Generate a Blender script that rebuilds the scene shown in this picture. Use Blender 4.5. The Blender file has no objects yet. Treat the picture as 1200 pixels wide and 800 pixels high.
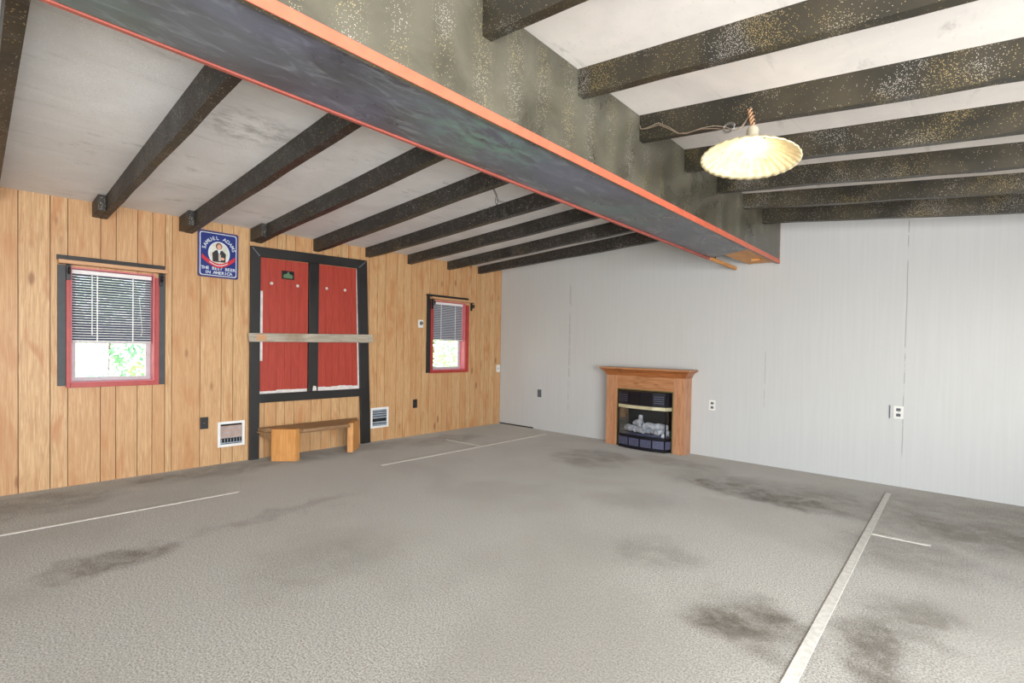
import bpy, bmesh, math, random
from mathutils import Vector, Matrix
random.seed(7)
sc = bpy.context.scene
COL = sc.collection
PI = math.pi

# ------------------------------------------------------------------ node helpers
class NT:
    def __init__(s, name):
        s.m = bpy.data.materials.new(name); s.m.use_nodes = True
        s.t = s.m.node_tree; s.t.nodes.clear()
        s.out = s.n('ShaderNodeOutputMaterial'); s.b = s.n('ShaderNodeBsdfPrincipled')
        s.t.links.new(s.b.outputs[0], s.out.inputs[0])
        s._co = None
    def n(s, typ, **kw):
        nd = s.t.nodes.new(typ)
        for k, v in kw.items(): setattr(nd, k, v)
        return nd
    def put(s, sock, v):
        if hasattr(v, 'links'): s.t.links.new(v, sock)
        elif isinstance(v, (tuple, list)):
            sock.default_value = tuple(v) + ((1,) if len(v) == 3 and len(sock.default_value) == 4 else ())
        else: sock.default_value = v
    @property
    def co(s):
        if s._co is None: s._co = s.n('ShaderNodeNewGeometry').outputs['Position']
        return s._co
    def scale(s, v, sc_=(1, 1, 1), loc=(0, 0, 0), rot=(0, 0, 0)):
        m = s.n('ShaderNodeMapping'); s.put(m.inputs[0], v); s.put(m.inputs[1], loc); s.put(m.inputs[2], rot); s.put(m.inputs[3], sc_)
        return m.outputs[0]
    def noise(s, v, scale=5, detail=4, rough=.55, dist=0):
        m = s.n('ShaderNodeTexNoise'); s.put(m.inputs['Vector'], v); s.put(m.inputs['Scale'], scale)
        s.put(m.inputs['Detail'], detail); s.put(m.inputs['Roughness'], rough); s.put(m.inputs['Distortion'], dist)
        return m.outputs[0]
    def voro(s, v, scale=50):
        m = s.n('ShaderNodeTexVoronoi'); s.put(m.inputs['Vector'], v); s.put(m.inputs['Scale'], scale)
        return m.outputs['Distance'], m.outputs['Color']
    def ramp(s, v, a, b, x=0., y=1.):
        m = s.n('ShaderNodeMapRange'); m.interpolation_type = 'SMOOTHSTEP'
        s.put(m.inputs[0], v); s.put(m.inputs[1], a); s.put(m.inputs[2], b); s.put(m.inputs[3], x); s.put(m.inputs[4], y)
        return m.outputs[0]
    def math(s, op, a, b=0.):
        m = s.n('ShaderNodeMath', operation=op); s.put(m.inputs[0], a); s.put(m.inputs[1], b); return m.outputs[0]
    def mix(s, f, a, b):
        m = s.n('ShaderNodeMix', data_type='RGBA'); s.put(m.inputs[0], f); s.put(m.inputs[6], a); s.put(m.inputs[7], b); return m.outputs[2]
    def sep(s, v):
        m = s.n('ShaderNodeSeparateXYZ'); s.put(m.inputs[0], v); return m.outputs
    def bump(s, h, strength=.3, dist=.01):
        m = s.n('ShaderNodeBump'); s.put(m.inputs['Strength'], strength); s.put(m.inputs['Distance'], dist); s.put(m.inputs['Height'], h)
        s.t.links.new(m.outputs[0], s.b.inputs['Normal'])
    def set(s, color=None, rough=None, metal=None, spec=None, **kw):
        if color is not None: s.put(s.b.inputs['Base Color'], color)
        if rough is not None: s.put(s.b.inputs['Roughness'], rough)
        if metal is not None: s.put(s.b.inputs['Metallic'], metal)
        if spec is not None: s.put(s.b.inputs['Specular IOR Level'], spec)
        return s.m

def lin(r, g, b):
    f = lambda c: (c/255/12.92) if c/255 <= .04045 else ((c/255+.055)/1.055)**2.4
    return (f(r), f(g), f(b))

# ------------------------------------------------------------------ materials
def m_plain(name, col, rough=.5, metal=0., var=.12, scale=14., bump=0., spec=.5):
    t = NT(name)
    n = t.noise(t.co, scale, 5)
    c2 = tuple(min(1, c*(1+var)) for c in col); c1 = tuple(c*(1-var) for c in col)
    c = t.mix(t.ramp(n, .3, .7), c1, c2)
    if bump: t.bump(n, bump, .004)
    return t.set(c, rough, metal, spec)

def m_paneling():
    t = NT('pine_paneling')
    a = t.n('ShaderNodeAttribute', attribute_name='tone').outputs['Fac']
    off = t.n('ShaderNodeCombineXYZ'); t.put(off.inputs[2], t.math('MULTIPLY', a, 37.)); t.put(off.inputs[1], t.math('MULTIPLY', a, 5.))
    va = t.n('ShaderNodeVectorMath', operation='ADD'); t.put(va.inputs[0], t.co); t.put(va.inputs[1], off.outputs[0]); v = va.outputs[0]
    g = t.noise(t.scale(v, (1, 26, 1.1)), 3.2, 6, .6, 1.2)
    fine = t.noise(t.scale(v, (1, 120, 3)), 4, 3, .6)
    blot = t.noise(t.scale(v, (1, 5, 1.3)), 1.7, 3, .5, .6)
    kd, kc = t.voro(t.scale(v, (1, 6.0, 2.2)), 1.0)
    knot = t.ramp(kd, .05, .17, 1., 0.)
    c = t.mix(t.ramp(g, .3, .72), lin(182, 140, 96), lin(216, 178, 132))
    c = t.mix(t.ramp(blot, .5, .74, 0., .7), c, lin(176, 112, 62))
    c = t.mix(t.ramp(fine, .5, .8, 0., .28), c, lin(160, 104, 60))
    c = t.mix(t.math('MULTIPLY', a, .5), c, lin(186, 132, 84))
    c = t.mix(t.math('MULTIPLY', knot, .7), c, lin(126, 74, 38))
    t.bump(g, .08, .003)
    return t.set(c, .48, spec=.4)

def m_wood(name, c1, c2, dark, axis='x', rough=.5, f=16., knots=True):
    t = NT(name)
    s_ = {'x': (1.2, f, f), 'y': (f, 1.2, f), 'z': (f, f, 1.2)}[axis]
    v = t.scale(t.co, s_)
    g = t.noise(v, 2.2, 6, .62, 1.4)
    b = t.noise(t.co, 3.5, 3)
    c = t.mix(t.ramp(g, .3, .7), c1, c2)
    c = t.mix(t.ramp(b, .55, .8, 0., .6), c, dark)
    if knots:
        kd, _ = t.voro(t.scale(t.co, tuple(1+.18*q for q in s_)), 2.1)
        c = t.mix(t.ramp(kd, .06, .16, .75, 0.), c, dark)
    t.bump(g, .12, .003)
    return t.set(c, rough, spec=.4)

def speckle(t, c, dens=.5, gold=True, size=95., cl=2.2, seed=(0, 0, 0)):
    """chips and flakes of pale paint spattered in clusters"""
    v = t.scale(t.co, (1, 1, 1), seed)
    clus = t.ramp(t.noise(v, cl, 2, .5, .4), .62-dens*.2, .84-dens*.1)
    wide = t.ramp(t.noise(v, cl*.6, 1), .35, .65, .08, .35)
    amount = t.math('MAXIMUM', clus, t.math('MULTIPLY', wide, .55))
    d, col = t.voro(t.scale(v, (1, 1, 1), (3.1, 1.7, .3)), size)
    rnd = t.sep(col)[0]
    keep = t.math('LESS_THAN', rnd, t.math('MULTIPLY', amount, .95))
    dot = t.math('MULTIPLY', t.ramp(d, .18, .45, 1., 0.), keep)
    hue = t.ramp(t.noise(v, 3.3, 1), .42, .6)
    fc = t.mix(hue, lin(214, 206, 196), lin(206, 182, 120) if gold else lin(225, 222, 220))
    return t.mix(t.math('MULTIPLY', dot, .72), c, fc)

def m_black_paint(name, base, alt, dens=.5, rough=.45, size=95., scuff=None, seed=(0, 0, 0), gold=True, cl=2.2):
    t = NT(name)
    v = t.scale(t.co, (1, 1, 1), seed)
    n = t.noise(v, 2.4, 5, .6, .5)
    c = t.mix(t.ramp(n, .25, .78), base, alt)
    if scuff:
        sn = t.noise(t.scale(v, (5., 1.6, 5.), (2, 5, 1)), 3.2, 6, .68, 1.2)
        c = t.mix(t.ramp(sn, .47, .78, 0., .8), c, scuff)
    if scuff and name.startswith('beam'):
        mp = t.n('ShaderNodeMapping', vector_type='TEXTURE'); t.put(mp.inputs[0], t.co); t.put(mp.inputs[1], (3.85, -4.15, 2.24)); t.put(mp.inputs[3], (.3, .55, 1.))
        ln = t.n('ShaderNodeVectorMath', operation='LENGTH'); t.put(ln.inputs[0], mp.outputs[0])
        c = t.mix(t.math('MULTIPLY', t.ramp(ln.outputs['Value'], .1, 1.1, .8, 0.), t.ramp(t.noise(t.scale(t.co, (4, 1.5, 1)), 4, 5, .7), .4, .62)), c, lin(104, 136, 122))
        pn = t.noise(t.scale(t.co, (1.2, .8, 1), (3, 0, 0)), 1.1, 3, .6, .5)
        c = t.mix(t.ramp(pn, .5, .7, 0., .55), c, lin(92, 116, 108)); c = t.mix(t.ramp(pn, .5, .3, 0., .5), c, lin(104, 106, 124))
    if dens > .06: c = speckle(t, c, dens, gold, size, cl, seed)
    t.bump(t.noise(t.co, 60, 4), .12, .003)
    return t.set(c, t.ramp(n, .3, .7, rough-.1, rough+.1), spec=.5)

def m_carpet():
    t = NT('worn_carpet')
    f1 = t.noise(t.co, 120, 5, .85)
    f2 = t.noise(t.co, 30, 5, .7)
    f3 = t.noise(t.co, .9, 4, .55, .3)
    c = t.mix(t.ramp(f1, .34, .66), lin(66, 63, 57), lin(192, 187, 176))
    c = t.mix(t.ramp(f2, .38, .72, 0., .35), c, lin(136, 131, 122))
    c = t.mix(t.ramp(f3, .44, .66, 0., .55), c, lin(124, 118, 108))
    # soiled patches and a darker band along the pine wall
    wob = t.n('ShaderNodeTexNoise'); t.put(wob.inputs['Vector'], t.co); t.put(wob.inputs['Scale'], 3.2); t.put(wob.inputs['Detail'], 5.)
    wv = t.n('ShaderNodeVectorMath', operation='SUBTRACT'); t.put(wv.inputs[0], wob.outputs[1]); t.put(wv.inputs[1], (.5, .5, .5))
    ws = t.n('ShaderNodeVectorMath', operation='SCALE'); t.put(ws.inputs[0], wv.outputs[0]); ws.inputs[3].default_value = .55
    wa = t.n('ShaderNodeVectorMath', operation='ADD'); t.put(wa.inputs[0], t.co); t.put(wa.inputs[1], ws.outputs[0])
    tot = None
    #     x     y    rx   ry  rot  strength
    for (x, y, rx, ry, rot, k) in [(4.88, -3.42, .24, .30, .5, .95), (5.36, -3.35, .20, .46, .25, .85), (5.42, -2.95, .22, .3, 0, .55),
            (4.32, -1.22, .95, .26, -.08, .8), (4.55, -1.0, 1.2, .42, 0, .5), (5.75, -1.15, .75, .45, 0, .62), (5.9, -.6, 1.1, .5, 0, .4),
            (2.06, -5.30, .17, .36, .1, .75), (2.5, -1.05, .52, .46, 0, .5), (4.2, -3.05, .3, .26, 0, .34),
            (.22, -4.7, .13, .34, 0, .62), (.25, -3.6, .3, 1.9, 0, .42), (5.35, -1.95, .45, .42, 0, .42), (.5, -1.6, .3, .7, 0, .4), (3.3, -.62, .6, .2, 0, .35),
            (1.9, -4.3, .12, .6, .1, .3), (2.9, -4.5, .3, .5, .2, .22), (3.55, -2.2, .35, .3, .2, .22), (.45, -5.5, .35, .5, 0, .5)]:
        mp = t.n('ShaderNodeMapping', vector_type='TEXTURE'); t.put(mp.inputs[0], wa.outputs[0]); t.put(mp.inputs[1], (x, y, 0)); t.put(mp.inputs[2], (0, 0, rot)); t.put(mp.inputs[3], (rx, ry, 1.))
        ln = t.n('ShaderNodeVectorMath', operation='LENGTH'); t.put(ln.inputs[0], mp.outputs[0])
        q = t.ramp(ln.outputs['Value'], .45, 1.25, k, 0.)
        tot = q if tot is None else t.math('MAXIMUM', tot, q)
    blotch = t.ramp(t.noise(t.co, 5.5, 6, .7, .6), .3, .66, .32, 1.)
    c = t.mix(t.math('MULTIPLY', t.math('MULTIPLY', tot, blotch), .8), c, lin(80, 70, 58))
    sd = t.noise(t.scale(t.co, (1.4, 5, 1)), 1.6, 5, .7)
    c = t.mix(t.ramp(sd, .66, .8, 0., .45), c, lin(112, 105, 96))
    t.bump(t.math('ADD', f1, f2), .6, .006)
    t.put(t.b.inputs['Sheen Weight'], t.math('MULTIPLY', t.math('SUBTRACT', 1., t.math('MULTIPLY', tot, blotch)), t.ramp(f1, .3, .7, .3, .75))); t.b.inputs['Sheen Roughness'].default_value = .45; t.put(t.b.inputs['Sheen Tint'], (1., .95, .87))
    return t.set(c, .95, spec=.1)

def m_whitewall():
    t = NT('white_panel_wall')
    x, y, z = t.sep(t.co)
    st = t.noise(t.scale(t.co, (14, 1, .35)), 3, 5, .6)
    c = t.mix(t.ramp(st, .3, .7), lin(192, 192, 191), lin(196, 196, 195))
    # panel joints: thin dark cracks
    for (xs, w, z0, z1, k) in [(1.37, .005, .3, 2.2, .55), (1.39, .003, .6, 2.2, .4), (3.99, .004, .55, 1.35, .4), (5.185, .004, .25, 2.55, .55)]:
        d = t.math('ABSOLUTE', t.math('SUBTRACT', x, t.math('ADD', t.math('MULTIPLY', t.noise(t.scale(t.co, (0, 0, 1)), 2, 2), .02), xs-.01)))
        l = t.ramp(d, w*.5, w*1.3, k, 0.)
        br = t.ramp(t.noise(t.scale(t.co, (0, 0, 1), (xs, 0, 0)), 9, 3), .38, .5)
        ends = t.math('MULTIPLY', t.ramp(z, z0, z0+.1), t.ramp(z, z1-.1, z1, 1., 0.))
        c = t.mix(t.math('MULTIPLY', t.math('MULTIPLY', l, br), ends), c, lin(110, 106, 98))
    c = t.mix(t.ramp(t.noise(t.co, 1.1, 3), .5, .75, 0., .16), c, lin(186, 185, 172))
    t.bump(st, .02, .002)
    return t.set(c, t.ramp(st, .3, .7, .36, .42), spec=.5)

def m_ceiling(name, c1, c2):
    t = NT(name)
    n = t.noise(t.scale(t.co, (1.2, 1.2, 1)), 1.6, 6, .6, .3)
    streak = t.noise(t.scale(t.co, (5, .8, 1)), 2.2, 5, .65, .6)
    c = t.mix(t.ramp(n, .35, .7), c1, c2)
    c = t.mix(t.ramp(streak, .56, .78, 0., .38), c, lin(150, 146, 140))
    sm = t.noise(t.scale(t.co, (3.2, 1.4, 1), (4, 2, 0)), 1.7, 5, .7)
    c = t.mix(t.ramp(sm, .6, .78, 0., .6), c, lin(118, 113, 104))
    def near(x, y, z, rx, ry):
        mp = t.n('ShaderNodeMapping', vector_type='TEXTURE'); t.put(mp.inputs[0], t.co); t.put(mp.inputs[1], (x, y, z)); t.put(mp.inputs[3], (rx, ry, 1.))
        ln = t.n('ShaderNodeVectorMath', operation='LENGTH'); t.put(ln.inputs[0], mp.outputs[0]); return t.ramp(ln.outputs['Value'], .25, 1.1, 1., 0.)
    d, col = t.voro(t.scale(t.co, (1, 1, .3)), 130.)
    hit = t.math('MULTIPLY', t.math('LESS_THAN', t.sep(col)[0], t.math('MULTIPLY', near(2.35, -5.32, 2.55, .75, .5), t.ramp(t.noise(t.co, 5, 3), .35, .65, .1, .8))), t.ramp(d, .2, .5, 1., 0.))
    c = t.mix(t.math('MULTIPLY', hit, .8), c, lin(250, 250, 248))
    gr = t.ramp(t.noise(t.scale(t.co, (4, 2, 1)), 3, 6, .75), .42, .66)
    c = t.mix(t.math('MULTIPLY', t.math('MULTIPLY', near(2.3, -4.68, 2.55, .3, .38), gr), .55), c, lin(110, 108, 98))
    c = speckle(t, c, .35, False, 60., 1.1, (1, 2, 0))
    t.bump(t.noise(t.co, 40, 5), .15, .004)
    return t.set(c, .75, spec=.3)

def m_redboard():
    t = NT('red_board')
    g = t.noise(t.scale(t.co, (1, 20, 1.2)), 3, 5, .6, .8)
    c = t.mix(t.ramp(g, .3, .7), lin(156, 54, 42), lin(176, 68, 54))
    ch = t.noise(t.scale(t.co, (1, 3, 1)), 6, 5, .7)
    c = t.mix(t.ramp(ch, .72, .8, 0., .6), c, lin(120, 36, 32))
    return t.set(c, .42, spec=.45)

def m_tape():
    t = NT('nailed_strip')
    d, col = t.voro(t.scale(t.co, (1, .55, 1)), 16.)
    c = t.mix(t.ramp(t.noise(t.co, 30, 4), .3, .7), lin(196, 192, 182), lin(216, 212, 203))
    nail = t.math('MULTIPLY', t.ramp(d, .06, .1, 1., 0.), t.math('LESS_THAN', t.sep(col)[0], .7))
    return t.set(t.mix(t.math('MULTIPLY', nail, .8), c, lin(80, 74, 66)), .6)

def m_glass():
    t = NT('window_glass')
    tr = t.n('ShaderNodeBsdfTransparent'); gl = t.n('ShaderNodeBsdfGlossy'); gl.inputs['Roughness'].default_value = .03
    fr = t.n('ShaderNodeFresnel'); fr.inputs[0].default_value = 1.45
    mx = t.n('ShaderNodeMixShader'); t.t.links.new(t.math('MULTIPLY', fr.outputs[0], .5), mx.inputs[0])
    t.t.links.new(tr.outputs[0], mx.inputs[1]); t.t.links.new(gl.outputs[0], mx.inputs[2]); t.t.links.new(mx.outputs[0], t.out.inputs[0])
    tr.inputs[0].default_value = (.96, .97, .97, 1)
    return t.m

def m_emit(name, col, st):
    t = NT(name); t.set(col, .4); t.put(t.b.inputs['Emission Color'], col); t.b.inputs['Emission Strength'].default_value = st
    return t.m

def m_leaf(name, a, b):
    t = NT(name)
    n = t.noise(t.co, 6, 3)
    c = t.mix(t.ramp(n, .35, .65), a, b)
    t.b.inputs['Transmission Weight'].default_value = 0
    return t.set(c, .5)

def m_shade():
    t = NT('cream_enamel')
    tr = t.n('ShaderNodeBsdfTranslucent'); tr.inputs[0].default_value = (*lin(250, 232, 180), 1)
    n = t.noise(t.co, 30, 4)
    c = t.mix(t.ramp(n, .4, .75), lin(236, 222, 182), lin(212, 192, 148)); t.set(c, .35)
    mx = t.n('ShaderNodeMixShader'); mx.inputs[0].default_value = .12
    t.t.links.new(t.b.outputs[0], mx.inputs[1]); t.t.links.new(tr.outputs[0], mx.inputs[2]); t.t.links.new(mx.outputs[0], t.out.inputs[0])
    return t.m

M = dict(
    pine=m_paneling(), groove=m_plain('groove_shade', lin(92, 58, 34), .8),
    carpet=m_carpet(), wall=m_whitewall(),
    ceilL=m_ceiling('whitewashed_ceiling', lin(226, 224, 222), lin(238, 237, 236)), ceilR=m_ceiling('cream_ceiling', lin(216, 209, 202), lin(232, 224, 216)),
    joistL=m_black_paint('black_joist_paint', lin(34, 32, 29), lin(54, 49, 44), .12, .5, 120, seed=(5, 1, 0), scuff=lin(96, 92, 88)),
    joistR=m_black_paint('spattered_joist_paint', lin(32, 31, 26), lin(66, 58, 42), 1.0, .45, 200, seed=(2, 7, 0), cl=3.4),
    beamF=m_black_paint('beam_face_paint', lin(62, 59, 49), lin(98, 94, 80), .18, .34, 210, seed=(0, 3, 1), cl=3.0),
    beamB=m_black_paint('beam_underside_paint', lin(60, 60, 63), lin(96, 100, 106), .05, .34, 60, scuff=lin(134, 138, 144), seed=(1, 1, 4), gold=False),
    orange=m_plain('orange_strip_paint', lin(204, 102, 76), .45, var=.08), salmon=m_plain('salmon_strip_paint', lin(156, 80, 68), .5, var=.1), redtrim=m_plain('red_trim_paint', lin(168, 52, 46), .45, var=.1),
    pink=m_plain('pink_reveal_paint', lin(205, 110, 115), .5, var=.05),
    blacktrim=m_black_paint('black_trim_paint', lin(26, 24, 24), lin(38, 36, 35), .0, .5, 120),
    greytrim=m_plain('charcoal_trim_paint', lin(60, 60, 64), .55), red=m_redboard(), chip=m_plain('bare_edge_white', lin(216, 208, 204), .7),
    weathered=m_wood('weathered_plank', lin(150, 138, 122), lin(186, 176, 160), lin(140, 112, 84), 'y', .7, 20.),
    tan=m_wood('tan_shelf_wood', lin(190, 142, 100), lin(206, 160, 120), lin(150, 100, 70), 'y', .5, knots=False),
    oakx=m_wood('oak_grain_across', lin(160, 106, 68), lin(190, 138, 98), lin(124, 68, 38), 'x', .42), oakz=m_wood('oak_grain_upright', lin(166, 114, 80), lin(192, 142, 106), lin(140, 86, 56), 'z', .42, knots=False),
    oakd=m_wood('oak_moulding', lin(142, 84, 46), lin(178, 112, 66), lin(98, 46, 24), 'x', .38, knots=False),
    benchseat=m_wood('worn_bench_seat', lin(124, 92, 62), lin(156, 122, 88), lin(84, 58, 38), 'y', .45),
    benchleg=m_wood('orange_pine_leg', lin(190, 128, 66), lin(212, 152, 88), lin(120, 72, 36), 'z', .5), rawwood=m_wood('raw_lumber', lin(196, 132, 74), lin(214, 158, 98), lin(140, 82, 42), 'y', .6),
    white=m_plain('white_metal', lin(232, 230, 228), .45, var=.03), offwhite=m_plain('white_plastic', lin(226, 224, 218), .4, var=.03),
    slat=m_plain('blind_slat', lin(84, 86, 104), .4, var=.05), sash=m_plain('sash_vinyl', lin(188, 176, 182), .5, var=.05),
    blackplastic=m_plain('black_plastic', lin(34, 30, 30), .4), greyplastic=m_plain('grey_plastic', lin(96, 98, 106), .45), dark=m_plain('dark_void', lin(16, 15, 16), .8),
    iron=m_plain('black_iron', lin(34, 32, 34), .4, .3), stove=m_plain('stove_black', lin(18, 18, 28), .28, .2, .2), stovegrey=m_plain('stove_grille', lin(82, 84, 108), .45, .3, .3, 90.),
    brass=m_plain('aged_brass', lin(204, 196, 164), .35, .35, .1), log=m_plain('ceramic_log', lin(176, 176, 184), .9, 0, .35, 22., .8),
    duct=m_plain('duct_metal', lin(176, 150, 138), .5, .2), ductgrey=m_plain('vent_louver', lin(150, 158, 168), .5, .1),
    navy=m_plain('sign_navy', lin(26, 44, 116), .35, var=.05), signedge=m_plain('sign_border_purple', lin(62, 54, 104), .4), signwhite=m_plain('sign_white', lin(214, 220, 226), .4, var=.03),
    signred=m_plain('sign_red', lin(196, 40, 52), .4, var=.08), skin=m_plain('sign_skin', lin(214, 160, 140), .5), signcoat=m_plain('sign_coat', lin(44, 38, 36), .5), signhair=m_plain('sign_hair', lin(110, 70, 48), .5), signcream=m_plain('sign_cream', lin(210, 210, 196), .4), signmug=m_plain('sign_mug', lin(190, 180, 170), .4),
    tape=m_tape(), brassedge=m_plain('dull_brass_edge', lin(132, 120, 78), .4, .4), glass=m_glass(), shade=m_shade(), bulb=m_emit('lit_bulb', (1, .88, .64), 12.),
    socket=m_plain('porcelain_socket', lin(180, 172, 150), .45), cord=m_plain('old_lamp_cord', lin(178, 134, 98), .6), wire=m_plain('grimy_wire', lin(140, 124, 104), .6), metal=m_plain('dull_metal', lin(140, 138, 134), .4, .7),
    greenplaque=m_plain('plaque_green', lin(92, 120, 88), .5), grass=m_leaf('grass', lin(186, 214, 140), lin(216, 234, 176)), leafA=m_leaf('leaf_bright', lin(176, 214, 140), lin(226, 244, 196)), leafB=m_leaf('leaf_blue', lin(130, 172, 142), lin(186, 216, 186)), leafC=m_leaf('leaf_mix', lin(190, 176, 158), lin(228, 234, 200)), bark=m_plain('bark', lin(96, 76, 60), .9),
)

# ------------------------------------------------------------------ mesh helpers
class MB:
    def __init__(s): s.v = []; s.f = []; s.tone = []; s.smooth = False
    def add(s, vs, fs, tone=0.):
        o = len(s.v); s.v += [tuple(p) for p in vs]; s.f += [tuple(i+o for i in f) for f in fs]; s.tone += [tone]*len(vs); return s
    def hexa(s, p, tone=0.):     # 8 points: bottom ring 0-3, top ring 4-7
        return s.add(p, [(0, 3, 2, 1), (4, 5, 6, 7), (0, 1, 5, 4), (1, 2, 6, 5), (2, 3, 7, 6), (3, 0, 4, 7)], tone)
    def box(s, x0, x1, y0, y1, z0, z1, tone=0.):
        return s.hexa([(x0, y0, z0), (x1, y0, z0), (x1, y1, z0), (x0, y1, z0), (x0, y0, z1), (x1, y0, z1), (x1, y1, z1), (x0, y1, z1)], tone)
    def prism(s, poly, z0, z1):  # polygon (x,y) counter-clockwise, raised from z0 to z1
        n = len(poly)
        return s.add([(x, y, z0) for x, y in poly]+[(x, y, z1) for x, y in poly], [tuple(range(n-1, -1, -1)), tuple(range(n, 2*n))]+[(i, (i+1) % n, n+(i+1) % n, n+i) for i in range(n)])
    def prism_yz(s, poly, x0, x1):  # polygon (y,z)
        n = len(poly)
        return s.add([(x0, y, z) for y, z in poly]+[(x1, y, z) for y, z in poly], [tuple(range(n-1, -1, -1)), tuple(range(n, 2*n))]+[(i, (i+1) % n, n+(i+1) % n, n+i) for i in range(n)])
    def prism_xz(s, poly, y0, y1):  # polygon (x,z)
        n = len(poly)
        return s.add([(x, y0, z) for x, z in poly]+[(x, y1, z) for x, z in poly], [tuple(range(n)), tuple(range(2*n-1, n-1, -1))]+[(i, n+i, n+(i+1) % n, (i+1) % n) for i in range(n)])
    def tube(s, path, r, seg=8, cap=True):
        path = [Vector(p) for p in path]; n = len(path); vs = []; prev = None
        for i, p in enumerate(path):
            d = (path[min(i+1, n-1)]-path[max(i-1, 0)]).normalized()
            if prev is None: u = d.orthogonal().normalized()
            else: u = (prev-d*prev.dot(d)); u = u.normalized() if u.length > 1e-6 else d.orthogonal().normalized()
            prev = u; w = d.cross(u)
            rr = r[i] if isinstance(r, (list, tuple)) else r
            vs += [p+(u*math.cos(2*PI*k/seg)+w*math.sin(2*PI*k/seg))*rr for k in range(seg)]
        fs = [(i*seg+k, i*seg+(k+1) % seg, (i+1)*seg+(k+1) % seg, (i+1)*seg+k) for i in range(n-1) for k in range(seg)]
        if cap: fs += [tuple(range(seg-1, -1, -1)), tuple(range((n-1)*seg, n*seg))]
        return s.add(vs, fs)
    def lathe(s, prof, origin, axis=(0, 0, 1), seg=24, flute=0, amp=0.):   # prof: (r, h, flute weight)
        a = Vector(axis).normalized(); u = a.orthogonal().normalized(); w = a.cross(u); o = Vector(origin); vs = []
        for q in prof:
            r, h = q[0], q[1]; fw = q[2] if len(q) > 2 else 0
            for k in range(seg):
                th = 2*PI*k/seg; wob = math.cos(th*flute)*amp*fw
                vs.append(o+(u*math.cos(th)+w*math.sin(th))*(r+wob*.4)+a*(h+wob))
        n = len(prof)
        fs = [(i*seg+k, i*seg+(k+1) % seg, (i+1)*seg+(k+1) % seg, (i+1)*seg+k) for i in range(n-1) for k in range(seg)]
        return s.add(vs, fs)
    def build(s, name, mat, parent=None, bevel=0., smooth=False, label=None, origin=None, merge=False):
        me = bpy.data.meshes.new(name)
        off = origin_of(parent) if parent else Vector(origin or (0, 0, 0))
        me.from_pydata([Vector(p)-off for p in s.v], [], s.f); me.update()
        if any(s.tone):
            a = me.attributes.new('tone', 'FLOAT', 'POINT'); a.data.foreach_set('value', s.tone)
        bm = bmesh.new(); bm.from_mesh(me)
        if merge: bmesh.ops.remove_doubles(bm, verts=bm.verts, dist=1e-5)
        bmesh.ops.recalc_face_normals(bm, faces=bm.faces); bm.to_mesh(me); bm.free()
        if smooth: me.polygons.foreach_set('use_smooth', [True]*len(me.polygons))
        me.materials.append(M[mat])
        o = bpy.data.objects.new(name, me); COL.objects.link(o)
        if parent: o.parent = parent
        else: o.location = off
        if bevel:
            b = o.modifiers.new('bevel', 'BEVEL'); b.width = bevel; b.segments = 2; b.limit_method = 'ANGLE'
        if label: o['label'] = label
        return o

def origin_of(o):
    p = Vector((0, 0, 0))
    while o is not None: p = p+o.location; o = o.parent
    return p
def tag(o, label=None, cat=None, group=None, kind=None):
    if label: o['label'] = label
    if cat: o['category'] = cat
    if group: o['group'] = group
    if kind: o['kind'] = kind
    return o
def thing(name, loc, label=None, cat=None, group=None, kind=None):
    o = bpy.data.objects.new(name, None); COL.objects.link(o); o.location = loc; o.empty_display_size = .1
    return tag(o, label, cat, group, kind)
def box(name, mat, x0, x1, y0, y1, z0, z1, parent=None, bevel=0., label=None, origin=None):
    return MB().box(x0, x1, y0, y1, z0, z1).build(name, mat, parent, bevel, label=label, origin=origin)
def struct(o): o['kind'] = 'structure'; return o

# ------------------------------------------------------------------ room shell (metres; the far corner of pine wall and white wall is the origin)
RX, RY = 7.7, -8.5
def zL(x, y): return 2.488+.0115*y+.053*x
def zR(x, y): return 2.70-.116*(x-4.04)-.024*(y+2.6)
struct(box('floor', 'carpet', -.15, RX+.15, RY-.15, .15, -.12, 0))
def slab(name, fz, x0, x1, mat):
    y0, y1 = RY-.15, .15; h = .12
    p = [(x0, y0), (x1, y0), (x1, y1), (x0, y1)]
    return struct(MB().hexa([(x, y, fz(x, y)) for x, y in p]+[(x, y, fz(x, y)+h) for x, y in p]).build(name, mat))
slab('ceiling', zL, -.15, 3.80, 'ceilL'); slab('ceiling', zR, 3.80, RX+.15, 'ceilR')

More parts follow.
